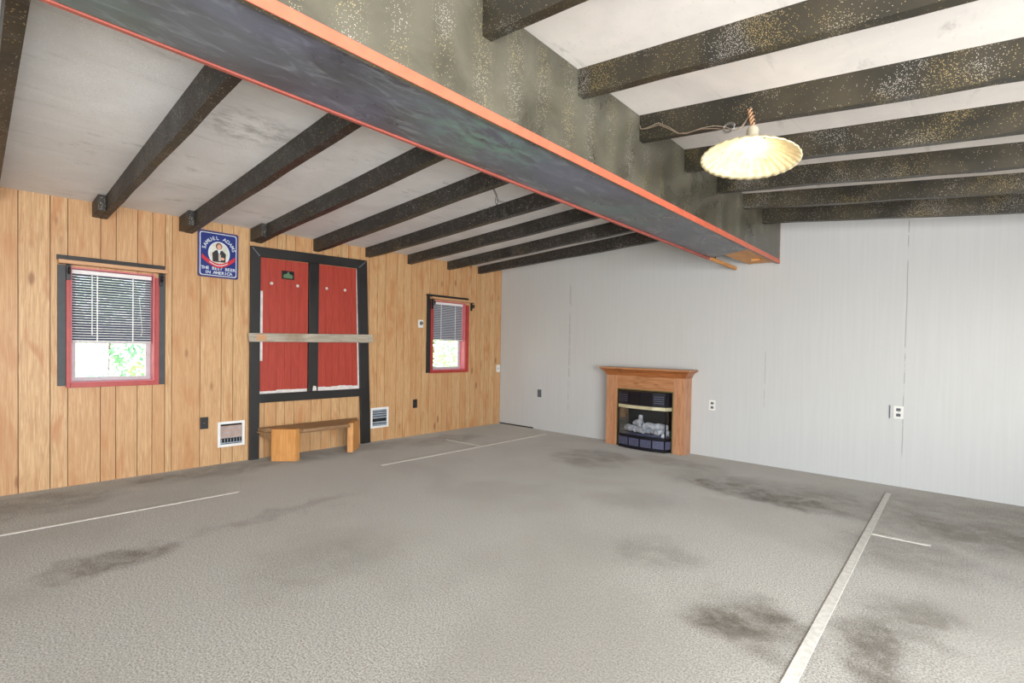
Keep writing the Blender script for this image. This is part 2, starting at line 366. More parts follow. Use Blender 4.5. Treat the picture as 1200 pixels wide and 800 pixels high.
W1 = (-5.273, -4.680, .870, 1.858); W2 = (-1.412, -.780, .890, 1.895)   # window openings y0,y1,z0,z1
def wall_left():
    mb = MB()
    grooves = [-8.2, -7.9, -7.75, -7.5, -7.28, -7.05, -6.9, -6.72, -6.5, -6.26, -6.08, -5.93, -5.78, -5.584, -5.396, -5.287, -5.073, -4.966, -4.811, -4.699, -4.60, -4.544, -4.308, -4.118, -4.01, -3.86, -3.697, -3.57, -3.477, -3.372, -3.178, -3.05, -2.93, -2.821, -2.72, -2.56, -2.43, -2.306, -2.192, -2.014, -1.90, -1.779, -1.69, -1.598, -1.46, -1.333, -1.223, -1.12, -1.028, -.876, -.76, -.666, -.56, -.466, -.37, -.259, -.142]
    ys = [RY]+grooves+[0]
    for i in range(len(ys)-1):
        a, b = ys[i]+.0025, ys[i+1]-.0025; tone = random.random()+.01
        cuts = sorted({a, b}|{v for w in (W1, W2) for v in w[:2] if a < v < b})
        for c0, c1 in zip(cuts[:-1], cuts[1:]):
            mid = (c0+c1)/2; spans = None
            for w in (W1, W2):
                if w[0] < mid < w[1]: spans = [(0, w[2]), (w[3], None)]
            for z0, z1 in spans or [(0, None)]:
                if z1 is None:
                    mb.hexa([(-.02, c0, z0), (0, c0, z0), (0, c1, z0), (-.02, c1, z0), (-.02, c0, zL(0, c0)+.02), (0, c0, zL(0, c0)+.02), (0, c1, zL(0, c1)+.02), (-.02, c1, zL(0, c1)+.02)], tone)
                else: mb.box(-.02, 0, c0, c1, z0, z1, tone)
    o = mb.build('wall_left', 'pine'); struct(o)
    bk = MB()
    for (a, b, z0, z1) in [(RY-.15, W1[0], 0, 2.6), (W1[0], W1[1], 0, W1[2]), (W1[0], W1[1], W1[3], 2.6), (W1[1], W2[0], 0, 2.6), (W2[0], W2[1], 0, W2[2]), (W2[0], W2[1], W2[3], 2.6), (W2[1], .15, 0, 2.6)]:
        if z1 == 2.6: bk.hexa([(-.15, a, z0), (-.008, a, z0), (-.008, b, z0), (-.15, b, z0), (-.15, a, zL(-.15, a)+.02), (-.008, a, zL(0, a)+.02), (-.008, b, zL(0, b)+.02), (-.15, b, zL(-.15, b)+.02)])
        else: bk.box(-.15, -.008, a, b, z0, z1)
    bk.build('backing', 'groove', o)
wall_left()
def gable(name, y0, y1, mat, holes=()):
    mb = MB()
    xs = sorted({-.0 if name == 'wall_back' else 0., 3.8, RX}|{v for h in holes for v in h[:2]})
    for a, b in zip(xs[:-1], xs[1:]):
        top = (lambda x: zL(x, (y0+y1)/2)+.03) if b <= 3.8 else (lambda x: zR(x, (y0+y1)/2)+.03)
        zz = [(0, None)]
        for h in holes:
            if h[0] <= a and b <= h[1]: zz = [(0, h[2]), (h[3], None)]
        for z0, z1 in zz:
            if z1 is not None and z1-z0 < .001: continue
            ta, tb = (top(a), top(b)) if z1 is None else (z1, z1)
            mb.prism_xz([(a, z0), (b, z0), (b, tb), (a, ta)], y0, y1)
    return struct(mb.build(name, mat, merge=True))
gable('wall_back', 0, .15, 'wall')
HR = [(4.6, 7.1, .0, 2.1)]  # rear opening out of view, added to admit the fill light
gable('wall_rear', RY-.15, RY, 'wall', HR)
mbw = MB()
for a, b, z0, z1 in [(RY, -7.0, 0, None), (-7.0, -3.6, 0, .2), (-7.0, -3.6, 2.05, None), (-3.6, 0, 0, None)]:  # leaves an added side opening, out of view, for the fill light
    t0 = zR(RX, a)+.03 if z1 is None else z1; t1 = zR(RX, b)+.03 if z1 is None else z1
    mbw.hexa([(RX, a, z0), (RX+.15, a, z0), (RX+.15, b, z0), (RX, b, z0), (RX, a, t0), (RX+.15, a, t0), (RX+.15, b, t1), (RX, b, t1)])
struct(mbw.build('wall_right', 'wall'))
struct(box('shadow_gap_back', 'dark', .01, .72, -.006, 0, 0, .018))  # thin dark strip painted in for the shadow gap under the wall

# ------------------------------------------------------------------ crossbeam
def bl(y): return 3.520+.0286*(y+4.74)
def br(y): return 3.995+.0231*(y+5)
def zbR(y): return 2.243-.01265*(y+5)
def zbL(y): return 2.243-.0186*(y+4.74)
BY0, BY1, BYP = RY+.01, -.02, -.62
def lerpbox(mb, xa, xb, za, zb_, ya, yb):   # box between y stations with functions of y
    return mb.hexa([(xa(ya), ya, za(ya)), (xb(ya), ya, za(ya)), (xb(yb), yb, za(yb)), (xa(yb), yb, za(yb)),
                    (xa(ya), ya, zb_(ya)), (xb(ya), ya, zb_(ya)), (xb(yb), yb, zb_(yb)), (xa(yb), yb, zb_(yb))])
beam = thing('ceiling_beam', (3.75, -4.2, 2.243), 'huge boxed black crossbeam with orange painted edges running under the ceiling to the white wall', 'beam')
lerpbox(MB(), lambda y: br(y)-.022, br, lambda y: zbR(y)+.0015, lambda y: zR(br(y), y)-.002, BY0, BY1).build('side_board', 'beamF', beam, label='spattered olive black side board')
lerpbox(MB(), bl, lambda y: bl(y)+.022, lambda y: zbL(y)+.03, lambda y: zL(bl(y), y)-.002, BY0, BYP).build('side_board', 'joistL', beam)
lerpbox(MB(), lambda y: bl(y)+.022, lambda y: br(y)-.022, lambda y: (zbR(y)+zbL(y))/2+.008, lambda y: (zbR(y)+zbL(y))/2+.022, BY0, -.954).prism([(bl(-.954)+.022, -.954), (br(-.954)-.022, -.954), (bl(-.73)+.022, -.73)], 2.1895, 2.2035).build('bottom_panel', 'beamB', beam, label='scuffed slate grey underside panel')
lerpbox(MB(), br, lambda y: br(y)+.004, zbR, lambda y: zbR(y)+.044, BY0, BY1).build('edge_strip', 'orange', beam, label='orange painted lower edge')
lerpbox(MB(), lambda y: bl(y)-.004, lambda y: bl(y)+.014, zbL, lambda y: zbL(y)+.03, BY0, -.75).build('edge_strip', 'salmon', beam, label='salmon red painted lower edge')
lerpbox(MB(), bl, lambda y: bl(y)+.022, zbL, lambda y: zbL(y)+.034, -.75, BY1).build('ledger_strip', 'rawwood', beam, label='bare wood end of the ledger strip')
MB().prism([(3.78, -.79), (br(-.95)-.023, -.93), (br(-.03)-.023, -.03), (3.81, -.03)], 2.204, 2.228).build('blocking_board', 'rawwood', beam, label='raw orange lumber inside the open beam end')
MB().box(3.92, 4.0, -.34, -.25, 2.184, 2.204).build('blocking_cleat', 'rawwood', beam)
MB().box(br(-.02)-.024, br(-.02)+.001, -.02, -.012, 2.2, 2.6).build('end_edge', 'rawwood', beam)
for i, y in enumerate((-7.2, -5.0, -2.9, -1.0)):
    MB().box(bl(y)+.022, br(y)-.022, y-.04, y+.04, 2.30, 2.36).build('nailer', 'rawwood', beam)

# ------------------------------------------------------------------ ceiling joists
ORD = ['nearest to', 'second from', 'third from', 'fourth from', 'fifth from', 'sixth from', 'seventh from', 'eighth from', 'ninth from']
LJ = [(-.538, 2.372, 2.487, .06), (-1.155, 2.361, 2.490, .06), (-1.852, 2.347, 2.480, .06), (-2.492, 2.337, 2.478, .06), (-3.166, 2.305, 2.475, .065),
      (-3.80, 2.307, 2.460, .06), (-4.44, 2.296, 2.445, .06), (-5.08, 2.300, 2.410, .05), (-5.762, 2.295, 2.42, .06)]
for i, (y, z0, z1, w) in enumerate(LJ):
    xe = bl(y)-.001; s = (z1-z0)/2.95 if i < 7 else (2.415-2.31)/3.138 if i == 7 else .045
    extra = {7: ', end block by a window', 6: ', block by the sign', 5: ', block by the doors', 8: ''}.get(i, '')
    t = thing('ceiling_joist', (xe/2, y, z0), 'black joist over the pine wall, %s the white wall%s' % (ORD[i], extra), 'joist', 'black joists between pine wall and crossbeam')
    mb = MB(); n = 10; pts = []
    for k in range(n+1):
        x = xe*k/n; wob = random.uniform(-.004, .004); zb_ = z0+s*x+wob
        if k == 0 and i in (3, 4): zb_ += .012
        for (yy, zz) in ((y, zb_), (y+w, zb_+random.uniform(-.002, .002)), (y+w, zL(x, y+w)+.002), (y, zL(x, y)+.002)): pts.append((x, yy, zz))
    fs = [(k*4+a, k*4+(a+1) % 4, k*4+4+(a+1) % 4, k*4+4+a) for k in range(n) for a in range(4)]+[(0, 1, 2, 3), (n*4+3, n*4+2, n*4+1, n*4)]
    mb.add(pts, fs).build('timber', 'joistL', t)
    if i in (5, 6, 7):
        b = MB(); L = .30
        b.hexa([(.002, y-.052, z0+.001), (L, y-.052, z0+s*L+.001), (L, y, z0+s*L+.001), (.002, y, z0+.001), (.002, y-.052, zL(0, y)-.002), (L, y-.052, zL(L, y)-.004), (L, y, zL(L, y)-.004), (.002, y, zL(0, y)-.002)])
        b.build('end_block', 'joistL', t, .004)
RJ = [(-.619, 2.500), (-1.145, 2.527), (-1.757, 2.529), (-2.36, 2.539), (-3.01, 2.551), (-3.663, 2.587), (-4.357, 2.581)]
REX = {4: ', holding the lamp'}
for i, (y, z0) in enumerate(RJ):
    x0 = br(y)+.001; x1 = RX-.003; w = .052
    t = thing('ceiling_joist', ((x0+x1)/2, y, z0), 'spattered black joist on the lamp side, %s the white wall%s' % (ORD[i], REX.get(i, '')), 'joist', 'spattered joists on the lamp side of the crossbeam')
    mb = MB(); n = 16; pts = []
    for k in range(n+1):
        x = x0+(x1-x0)*k/n; wob = random.uniform(-.004, .004) if k else 0; zb_ = z0-.113*(x-x0)+wob
        for (yy, zz) in ((y, zb_), (y+w, zb_+random.uniform(-.002, .002)), (y+w, zR(x, y+w)+.002), (y, zR(x, y)+.002)): pts.append((x, yy, zz))
    fs = [(k*4+a, k*4+(a+1) % 4, k*4+4+(a+1) % 4, k*4+4+a) for k in range(n) for a in range(4)]+[(0, 1, 2, 3), (n*4+3, n*4+2, n*4+1, n*4)]
    mb.add(pts, fs).build('timber', 'joistR', t)

# loose wiring bracket on the ceiling beside the fourth joist
t = thing('wire_bracket', (2.70, -2.94, 2.5), 'small dark metal bracket with loose wires on a black joist near the crossbeam', 'bracket')
yj = -3.166+.065
MB().box(2.60, 2.80, yj+.001, yj+.075, 2.500, 2.520).build('plate', 'iron', t, .003)
MB().box(2.66, 2.74, yj+.02, yj+.06, 2.520, 2.558).build('box_body', 'iron', t, .003)
MB().box(2.665, 2.735, yj+.025, yj+.055, 2.558, zL(2.7, yj)-.002).build('hanger', 'iron', t)
for k in range(2):
    MB().tube([(2.78+k*.012, yj+.06, 2.505), (2.79+k*.01, yj+.09, 2.45), (2.775+k*.03, yj+.10, 2.40), (2.79-k*.03, yj+.12, 2.365)], .0025, 6).build('wire', 'iron', t)

# ------------------------------------------------------------------ windows in the pine wall
def window(idx, w, left, right, head, red):
    y0, y1, z0, z1 = w
    r = struct(thing('window_%d' % idx, (0, (y0+y1)/2, z0)))
    d = .10
    # reveal lining
    MB().box(-d-.05, -.001, y0, y0+.012, z0, z1).build('reveal', 'pink', r); MB().box(-d-.05, -.001, y1-.012, y1, z0, z1).build('reveal', 'pink', r)
    MB().box(-d-.05, -.001, y0+.012, y1-.012, z0, z0+.012).build('sill', 'pink', r); MB().box(-d-.05, -.001, y0+.012, y1-.012, z1-.012, z1).build('reveal', 'pink', r)
    # red casing strips on the wall face
    a, b, lo = red
    MB().box(0, .024, a, y0+.001, lo, z1-.03).build('casing', 'redtrim', r, .002); MB().box(0, .024, y1-.001, b, lo, z1-.03).build('casing', 'redtrim', r, .002)
    MB().box(0, .026, y0+.001, y1-.001, lo, z0+.004).build('casing', 'redtrim', r, .002)
    for s in (left, right):
        if s: MB().box(0, .020, s[0], s[1], s[2], s[3]).build('side_board', s[4], r, .002, label='flat dark board beside the casing')
    MB().box(0, .022, head[0], head[1], head[2], head[3]).build('head_board', 'blacktrim', r, .002, label='black head board')
    # sash
    s0, s1, b0, b1 = y0+.012, y1-.012, z0+.012, z1-.012; f = .034
    mb = MB(); X0, X1 = -d-.035, -d
    mb.box(X0, X1, s0, s0+f, b0, b1).box(X0, X1, s1-f, s1, b0, b1).box(X0, X1, s0+f, s1-f, b0, b0+f).box(X0, X1, s0+f, s1-f, b1-f, b1).box(X0, X1, s0+f, s1-f, (b0+b1)/2-.018, (b0+b1)/2+.018)
    sash = mb.build('sash', 'sash', r)
    MB().box(-d-.020, -d-.016, s0+f, s1-f, b0+f, (b0+b1)/2-.018).box(-d-.020, -d-.016, s0+f, s1-f, (b0+b1)/2+.018, b1-f).build('pane', 'glass', sash)
    return r
window(1, W1, (-5.353, -5.302, .853, 1.866, 'greytrim'), (-4.652, -4.607, .838, 1.872, 'greytrim'), (-5.358, -4.608, 1.908, 1.947), (-5.300, -4.650, .836))
window(2, W2, (-1.520, -1.458, .862, 1.935, 'blacktrim'), None, (-1.527, -.742, 1.936, 1.972), (-1.457, -.728, .856))

def window_shelf(name, y0, y1, z0, z1, dep, brk, label):
    t = thing(name, (0, (y0+y1)/2, z1), label, 'shelf')
    MB().box(.001, dep, y0, y1, z0, z1).build('shelf_board', 'tan', t, .003)
    for yb, h in brk:
        p = [(.026, yb, z0-h), (.027, yb, z0-.004), (dep-.012, yb, z0-.004)]
        o = MB(); o.box(.0245, .034, yb-.016, yb+.016, z0-h, z0-.001).box(.034, dep-.006, yb-.012, yb+.012, z0-.010, z0-.001)
        o.build('bracket', 'iron', t, .002, label='black scroll bracket')
        sc_ = []
        for k in range(22):
            a = k/21*3.4*PI; rr = .034*(1-k/26)
            sc_.append((.034+.036+rr*math.cos(a+PI), yb, z0-.050+rr*math.sin(a+PI)))
        MB().tube(sc_, .006, 6).build('scroll', 'iron', o_last(t), smooth=True)
    return t
def o_last(t): return [c for c in t.children if c.name.startswith('bracket')][-1]
bpy.context.view_layer.update()
window_shelf('window_shelf', -5.352, -4.600, 1.872, 1.904, .085, [(-5.285, .13), (-4.640, .12)], 'tan shelf board on black brackets above the window beside the tin sign')
window_shelf('window_shelf', -1.478, -.672, 1.906, 1.934, .085, [(-1.440, .14), (-.690, .12)], 'tan shelf board on black brackets above the window nearest the white wall')

def blind(y0, y1, ztop, zbot, wand, label):
    t = thing('window_blind', (-.05, (y0+y1)/2, ztop), label, 'blind')
    MB().box(-.075, -.045, y0, y1, ztop-.035, ztop).build('headrail', 'white', t, .003)
    mb = MB(); ed = MB(); n = 26; top = ztop-.044; bot = zbot+.028; ang = .9
    for k in range(n):
        z = top+(bot-top)*k/(n-1); c, s_ = .0125*math.cos(ang), .0125*math.sin(ang)
        ed.box(-.06+c, -.06+c+.001, y0+.004, y1-.004, z-s_-.001, z-s_+.0035)
        mb.hexa([(-.06-c, y0+.004, z+s_), (-.06+c, y0+.004, z-s_), (-.06+c, y1-.004, z-s_), (-.06-c, y1-.004, z+s_),
                 (-.06-c, y0+.004, z+s_+.0012), (-.06+c, y0+.004, z-s_+.0012), (-.06+c, y1-.004, z-s_+.0012), (-.06-c, y1-.004, z+s_+.0012)])
    mb.build('slats', 'slat', t); ed.build('slat_edges', 'white', t)
    MB().box(-.073, -.047, y0+.003, y1-.003, zbot, zbot+.016).build('bottom_rail', 'sash', t, .002)
    for f in (.30, .75):
        yy = y0+(y1-y0)*f
        MB().box(-.046, -.045, yy-.004, yy+.004, zbot+.01, ztop-.03).build('ladder_tape', 'white', t)
    if wand:
        yy = y0+(y1-y0)*.235
        MB().tube([(-.036, yy, ztop-.03), (-.034, yy, zbot+.07)], .0045, 8).build('wand', 'white', t)
        yy = y0+(y1-y0)*.83
        MB().tube([(-.038, yy, ztop-.2), (-.036, yy+.008, ztop-.3), (-.036, yy+.022, zbot+.12), (-.036, yy+.016, zbot+.07), (-.036, yy+.005, zbot+.09)], .002, 6).build('pull_cord', 'white', t)
blind(W1[0]+.016, W1[1]-.016, W1[3]-.016, 1.216, True, 'half lowered silver blind in the window beside the tin sign')
blind(W2[0]+.016, W2[1]-.016, W2[3]-.016, 1.322, False, 'half lowered silver blind in the window near the white wall')

# ------------------------------------------------------------------ boarded red doors
r = struct(thing('door_1', (0, -3.13, 0)))
Y0, Y1, I0, I1 = -3.853, -2.440, -3.757, -2.575
MB().hexa([(0, Y0, 0), (.035, Y0, 0), (.035, I0, 0), (0, I0, 0), (0, Y0, 2.262), (.035, Y0, 2.262), (.035, I0+.002, 2.160), (0, I0+.002, 2.160)]).build('frame_board', 'blacktrim', r, .003)
MB().hexa([(0, -2.535, 0), (.035, -2.535, 0), (.035, -2.405, 0), (0, -2.405, 0), (0, -2.61, 2.185), (.035, -2.61, 2.185), (.035, -2.487, 2.297), (0, -2.487, 2.297)]).build('frame_board', 'blacktrim', r, .003)
MB().hexa([(0, I0+.002, 2.160), (.035, I0+.002, 2.160), (.035, -2.61, 2.185), (0, -2.61, 2.185), (0, Y0, 2.262), (.035, Y0, 2.262), (.035, -2.487, 2.297), (0, -2.487, 2.297)]).build('head_board', 'blacktrim', r, .003)
MB().box(0, .035, I0, -2.548, .600, .694).build('bottom_rail', 'blacktrim', r, .003)
MB().hexa([(0, -3.222, .695), (.032, -3.222, .695), (.032, -3.109, .695), (0, -3.109, .695), (0, -3.222, 2.172), (.032, -3.222, 2.172), (.032, -3.106, 2.174), (0, -3.106, 2.174)]).build('centre_post', 'blacktrim', r, .003)
def mitre(y0, z0, y1, z1):
    d = Vector((0, y1-y0, z1-z0)).normalized(); q = d.cross(Vector((1, 0, 0)))*.006
    MB().hexa([(.034, y0-q.y, z0-q.z), (.036, y0-q.y, z0-q.z), (.036, y1-q.y, z1-q.z), (.034, y1-q.y, z1-q.z), (.034, y0+q.y, z0+q.z), (.036, y0+q.y, z0+q.z), (.036, y1+q.y, z1+q.z), (.034, y1+q.y, z1+q.z)]).build('mitre_filler', 'greyplastic', r)
mitre(-3.84, 2.248, -3.765, 2.165); mitre(-2.500, 2.285, -2.595, 2.196)
def red_panel(y0, y1, y0t, y1t, z0, z1a, z1b, gr):
    mb = MB(); xs = [y0]+gr+[y1]
    f = lambda y, top: (y if not top else y0t+(y-y0)/(y1-y0)*(y1t-y0t))
    zt = lambda y: z1a+(y-y0)/(y1-y0)*(z1b-z1a)
    for i in range(len(xs)-1):
        a, b = xs[i]+.003, xs[i+1]-.003; zz = z0+random.choice((0, .006, .012))
        mb.hexa([(.004, a, zz), (.014, a, zz), (.014, b, zz), (.004, b, zz), (.004, f(a, 1), zt(a)), (.014, f(a, 1), zt(a)), (.014, f(b, 1), zt(b)), (.004, f(b, 1), zt(b))])
    mb.hexa([(.001, y0, z0+.014), (.010, y0, z0+.014), (.010, y1, z0+.014), (.001, y1, z0+.014), (.001, y0t, z1a), (.010, y0t, z1a), (.010, y1t, z1b), (.001, y1t, z1b)])
    return mb.build('red_panel', 'red', r)
p1 = red_panel(-3.748, -3.226, -3.748, -3.226, .722, 2.157, 2.165, [-3.66, -3.575, -3.49, -3.42, -3.33])
p2 = red_panel(-3.104, -2.585, -3.102, -2.622, .735, 2.170, 2.178, [-3.01, -2.93, -2.84, -2.75, -2.66])
MB().box(.0005, .006, -3.748, -3.23, .695, .73).box(.0005, .006, -3.10, -2.56, .695, .75).build('bare_edge', 'chip', r, label='bare white strip under the red panels')
MB().box(.012, .017, -3.752, -3.725, 1.05, 1.80).build('bare_edge', 'chip', r); MB().hexa([(.0005, -2.585, .75), (.006, -2.585, .75), (.006, -2.56, .75), (.0005, -2.56, .75), (.0005, -2.622, 2.17), (.006, -2.622, 2.17), (.006, -2.612, 2.17), (.0005, -2.612, 2.17)]).build('bare_edge', 'chip', r)
MB().hexa([(.015, -3.175, .70), (.038, -3.175, .70), (.038, -3.125, .70), (.015, -3.125, .70), (.015, -3.165, .76), (.036, -3.165, .76), (.036, -3.13, .75), (.015, -3.13, .75)]).build('latch', 'chip', r, .004)
for par, pts in ((p1, [(-3.635, 1.891), (-3.351, 1.892)]), (p2, [(-3.006, 1.898), (-2.772, 1.900)])):
    for y, z in pts: MB().lathe([(.0, .016), (.012, .014), (.017, .006), (.017, 0)], (.014, y, z), (1, 0, 0), 14).build('bolt_head', 'chip', par, smooth=True)
t = thing('wall_plaque', (.015, -3.460, 2.0), 'tiny dark plaque with a green figure on the red panel', 'plaque')
MB().box(.0145, .022, -3.530, -3.392, 1.952, 2.045).build('plate', 'iron', t, .003)
mb = MB()
for k in range(3):
    yy = -3.505+k*.03; mb.lathe([(0, .004), (.02, .003), (.024, 0)], (.022, yy+.015, 1.985+.014*(k % 2)), (1, 0, 0), 12)
mb.box(.022, .026, -3.49, -3.42, 1.966, 1.99).box(.022, .026, -3.466, -3.452, 1.99, 2.035)
mb.build('relief', 'greenplaque', t)
t = thing('crossbar', (.05, -3.14, 1.30), 'weathered grey plank barred across the red doors', 'plank')
MB().hexa([(.037, -3.876, 1.253), (.062, -3.876, 1.253), (.062, -2.406, 1.270), (.037, -2.406, 1.270), (.037, -3.884, 1.345), (.062, -3.884, 1.345), (.062, -2.408, 1.372), (.037, -2.408, 1.372)]).build('plank', 'weathered', t, .006)
MB().hexa([(.0625, -3.80, 1.268), (.0635, -3.80, 1.268), (.0635, -3.70, 1.27), (.0625, -3.70, 1.27), (.0625, -3.80, 1.33), (.0635, -3.80, 1.33), (.0635, -3.70, 1.332), (.0625, -3.70, 1.332)]).build('worn_patch', 'tan', t)
for y, z in ((-3.82, 1.30), (-2.47, 1.32)): MB().lathe([(0, .004), (.007, .002), (.007, 0)], (.062, y, z), (1, 0, 0), 10).build('screw', 'metal', t)

# ------------------------------------------------------------------ tin sign
SY, SZ, SW, SH = -4.336, 1.890, .370, .463
t = thing('tin_sign', (0, SY+SW/2, SZ), 'square blue tin beer sign with a portrait and red ribbon on the pine wall', 'sign')
def rrect(w, h, r_, n=6):
    out = []
    for cx, cy, a0 in ((w-r_, r_, -PI/2), (w-r_, h-r_, 0), (r_, h-r_, PI/2), (r_, r_, PI)):
        out += [(cx+r_*math.cos(a0+PI/2*k/n), cy+r_*math.sin(a0+PI/2*k/n)) for k in range(n+1)]
    return out
def flat(name, poly, mat, x0, x1, parent=t, label=None): return MB().prism_yz([(SY+u, SZ+v) for u, v in poly], x0, x1).build(name, mat, parent, label=label)
def inset(poly, w, h, d): return [((u-w/2)*(w-2*d)/w+w/2, (v-h/2)*(h-2*d)/h+h/2) for u, v in poly]
R0 = rrect(SW, SH, .022)
flat('plate', R0, 'signedge', .001, .005)
flat('border_line', inset(R0, SW, SH, .018), 'signwhite', .005, .0056)
flat('field', inset(R0, SW, SH, .025), 'navy', .0056, .0062)
def ell(cx, cy, a, b, n=36): return [(cx+a*math.cos(2*PI*k/n), cy+b*math.sin(2*PI*k/n)) for k in range(n)]
CX, CY = .190, .255
flat('oval_ring', ell(CX, CY-.01, .098, .118), 'signwhite', .0062, .0068); flat('oval', ell(CX, CY-.01, .088, .108), 'signcream', .0068, .0074)
portrait = flat('portrait', [(CX-.058, CY-.095), (CX+.058, CY-.095), (CX+.062, CY-.01), (CX+.03, CY+.022), (CX-.03, CY+.022), (CX-.062, CY-.01)], 'signcoat', .0074, .0080, label='dark coated figure')
def sub(name, poly, mat, x0, x1): MB().prism_yz([(SY+u, SZ+v) for u, v in poly], x0, x1).build(name, mat, portrait)
sub('hair', ell(CX-.002, CY+.062, .029, .035, 20), 'signhair', .0074, .0082); sub('face', ell(CX, CY+.055, .019, .027, 20), 'skin', .0082, .0086)
sub('collar', [(CX-.016, CY+.028), (CX, CY-.03), (CX+.016, CY+.028)], 'signwhite', .0080, .0084)
sub('hand', ell(CX+.03, CY-.06, .02, .014, 14), 'skin', .0080, .0086); sub('mug', [(CX-.006, CY-.085), (CX+.016, CY-.085), (CX+.016, CY-.02), (CX-.006, CY-.02)], 'signmug', .0084, .0088)
rb = []
N = 18
for k in range(N+1):
    u = k/N; rb.append((.036+u*.300, .150+.085*(abs(u-.5)*2)**1.7-.02))
ribbon = flat('ribbon', [(a, b-.03) for a, b in rb]+[(a, b+.012) for a, b in reversed(rb)], 'signred', .0088, .0094, label='red ribbon banner')
MB().prism_yz([(SY+a, SZ+b-.012) for a, b in rb[4:15]]+[(SY+a, SZ+b-.004) for a, b in reversed(rb[4:15])], .0094, .0097).build('ribbon_stripe', 'signwhite', ribbon)
def glyphs(txt, size, mb, place):
    for ch, fu in place:
        cu = bpy.data.curves.new('glyph', 'FONT'); cu.body = ch; cu.size = size; cu.align_x = 'CENTER'; cu.offset = .0007; cu.resolution_u = 3
        ob = bpy.data.objects.new('glyph', cu); COL.objects.link(ob)
        dg = bpy.context.evaluated_depsgraph_get(); me = bpy.data.meshes.new_from_object(ob.evaluated_get(dg))
        mb.add([(.0072,)+tuple(fu(v.co.x, v.co.y)) for v in me.vertices], [tuple(p.vertices) for p in me.polygons])
        bpy.data.objects.remove(ob); bpy.data.curves.remove(cu); bpy.data.meshes.remove(me)
def arc_place(txt):
    n = len(txt); out = []
    for i, ch in enumerate(txt):
        if ch == ' ': continue
        a = math.radians(168-(168-12)*i/(n-1)); rx, ry = .122, .120
        px, py = CX+rx*math.cos(a), CY+.008+ry*math.sin(a); tt = a-PI/2
        out.append((ch, lambda x, y, px=px, py=py, tt=tt: (SY+px+x*math.cos(tt)-y*math.sin(tt), SZ+py+x*math.sin(tt)+y*math.cos(tt))))
    return out
def row_place(y0, x0, x1):
    def f(txt):
        n = len(txt); return [(ch, lambda x, y, c=x0+(x1-x0)*(i+.5)/n: (SY+c+x, SZ+y0+y)) for i, ch in enumerate(txt) if ch != ' ']
    return f
for txt, sz_, plc in (('SAMUEL ADAMS', .047, arc_place), ('THE BEST BEER', .043, row_place(.078, .030, .340)), ('IN AMERICA', .043, row_place(.036, .062, .312))):
    pl = plc(txt)
    for word in txt.split():
        tx = MB(); glyphs(word, sz_, tx, pl[:len(word)]); pl = pl[len(word):]; tx.build('lettering', 'signwhite', t)

# ------------------------------------------------------------------ outlets, switch, thermostat, vents
def outlet_x(y, z, plate, rec, label):      # on the pine wall
    t = thing('wall_outlet', (0, y, z), label, 'outlet')
    MB().box(.0005, .006, y-.036, y+.036, z-.059, z+.059).build('cover_plate', plate, t, .002)
    for s in (-1, 1):
        q = MB().box(.006, .009, y-.017, y+.017, z+s*.025-.014, z+s*.025+.014).build('receptacle', rec, t, .003)
        MB().box(.0091, .0095, y-.008, y-.005, z+s*.025-.004, z+s*.025+.006).box(.0091, .0095, y+.005, y+.008, z+s*.025-.004, z+s*.025+.006).build('slots', 'dark', q)
    MB().lathe([(0, .003), (.003, .002), (.004, 0)], (.006, y, z), (1, 0, 0), 8).build('screw', 'metal', t)
def outlet_y(x, z, plate, rec, label):
    t = thing('wall_outlet', (x, 0, z), label, 'outlet')
    MB().box(x-.037, x+.037, -.006, -.0005, z-.059, z+.059).build('cover_plate', plate, t, .002)
    for s in (-1, 1):
        q = MB().box(x-.017, x+.017, -.009, -.006, z+s*.025-.014, z+s*.025+.014).build('receptacle', rec, t, .003)
        MB().box(x-.009, x-.005, -.0096, -.0091, z+s*.025-.006, z+s*.025+.007).box(x+.005, x+.009, -.0096, -.0091, z+s*.025-.006, z+s*.025+.007).build('slots', 'dark', q)
    MB().lathe([(0, .003), (.003, .002), (.004, 0)], (x, -.006, z), (0, -1, 0), 8).build('screw', 'metal', t)
outlet_x(-4.269, .434, 'blackplastic', 'blackplastic', 'dark brown outlet low on the pine wall below the tin sign')
outlet_x(-1.698, .442, 'blackplastic', 'blackplastic', 'black outlet on the pine wall between the louvered vent and the white wall')
outlet_y(.834, .550, 'greyplastic', 'greyplastic', 'dark grey outlet on the white wall near the pine corner')
outlet_y(3.432, .604, 'offwhite', 'greyplastic', 'white outlet on the white wall just beside the fireplace mantel')
outlet_y(5.150, .694, 'offwhite', 'greyplastic', 'white outlet under the long wall crack far from the fireplace')
box_ = MB().box(5.082, 5.090, -.012, -.001, .635, .755)
box_.build('cable_cover', 'greyplastic', [o for o in COL.objects if o.name.startswith('wall_outlet') and o.parent is None][-1], label='grey strip beside the plate')
t = thing('light_switch', (0, -.056, .897), 'pale light switch plate tight in the corner of the pine wall', 'switch')
MB().box(.0005, .007, -.098, -.012, .838, .955).build('cover_plate', 'offwhite', t, .002); MB().box(.007, .014, -.061, -.051, .886, .905).build('toggle', 'greyplastic', t)
t = thing('wall_thermostat', (0, -1.62, 1.545), 'small beige round dial fixture on the pine wall before the second window', 'thermostat')
MB().box(.0005, .008, -1.665, -1.578, 1.493, 1.602).build('base_plate', 'offwhite', t, .004)
MB().lathe([(0, .018), (.022, .016), (.028, 0)], (.008, -1.615, 1.555), (1, 0, 0), 20).build('dial', 'greyplastic', t, smooth=True)
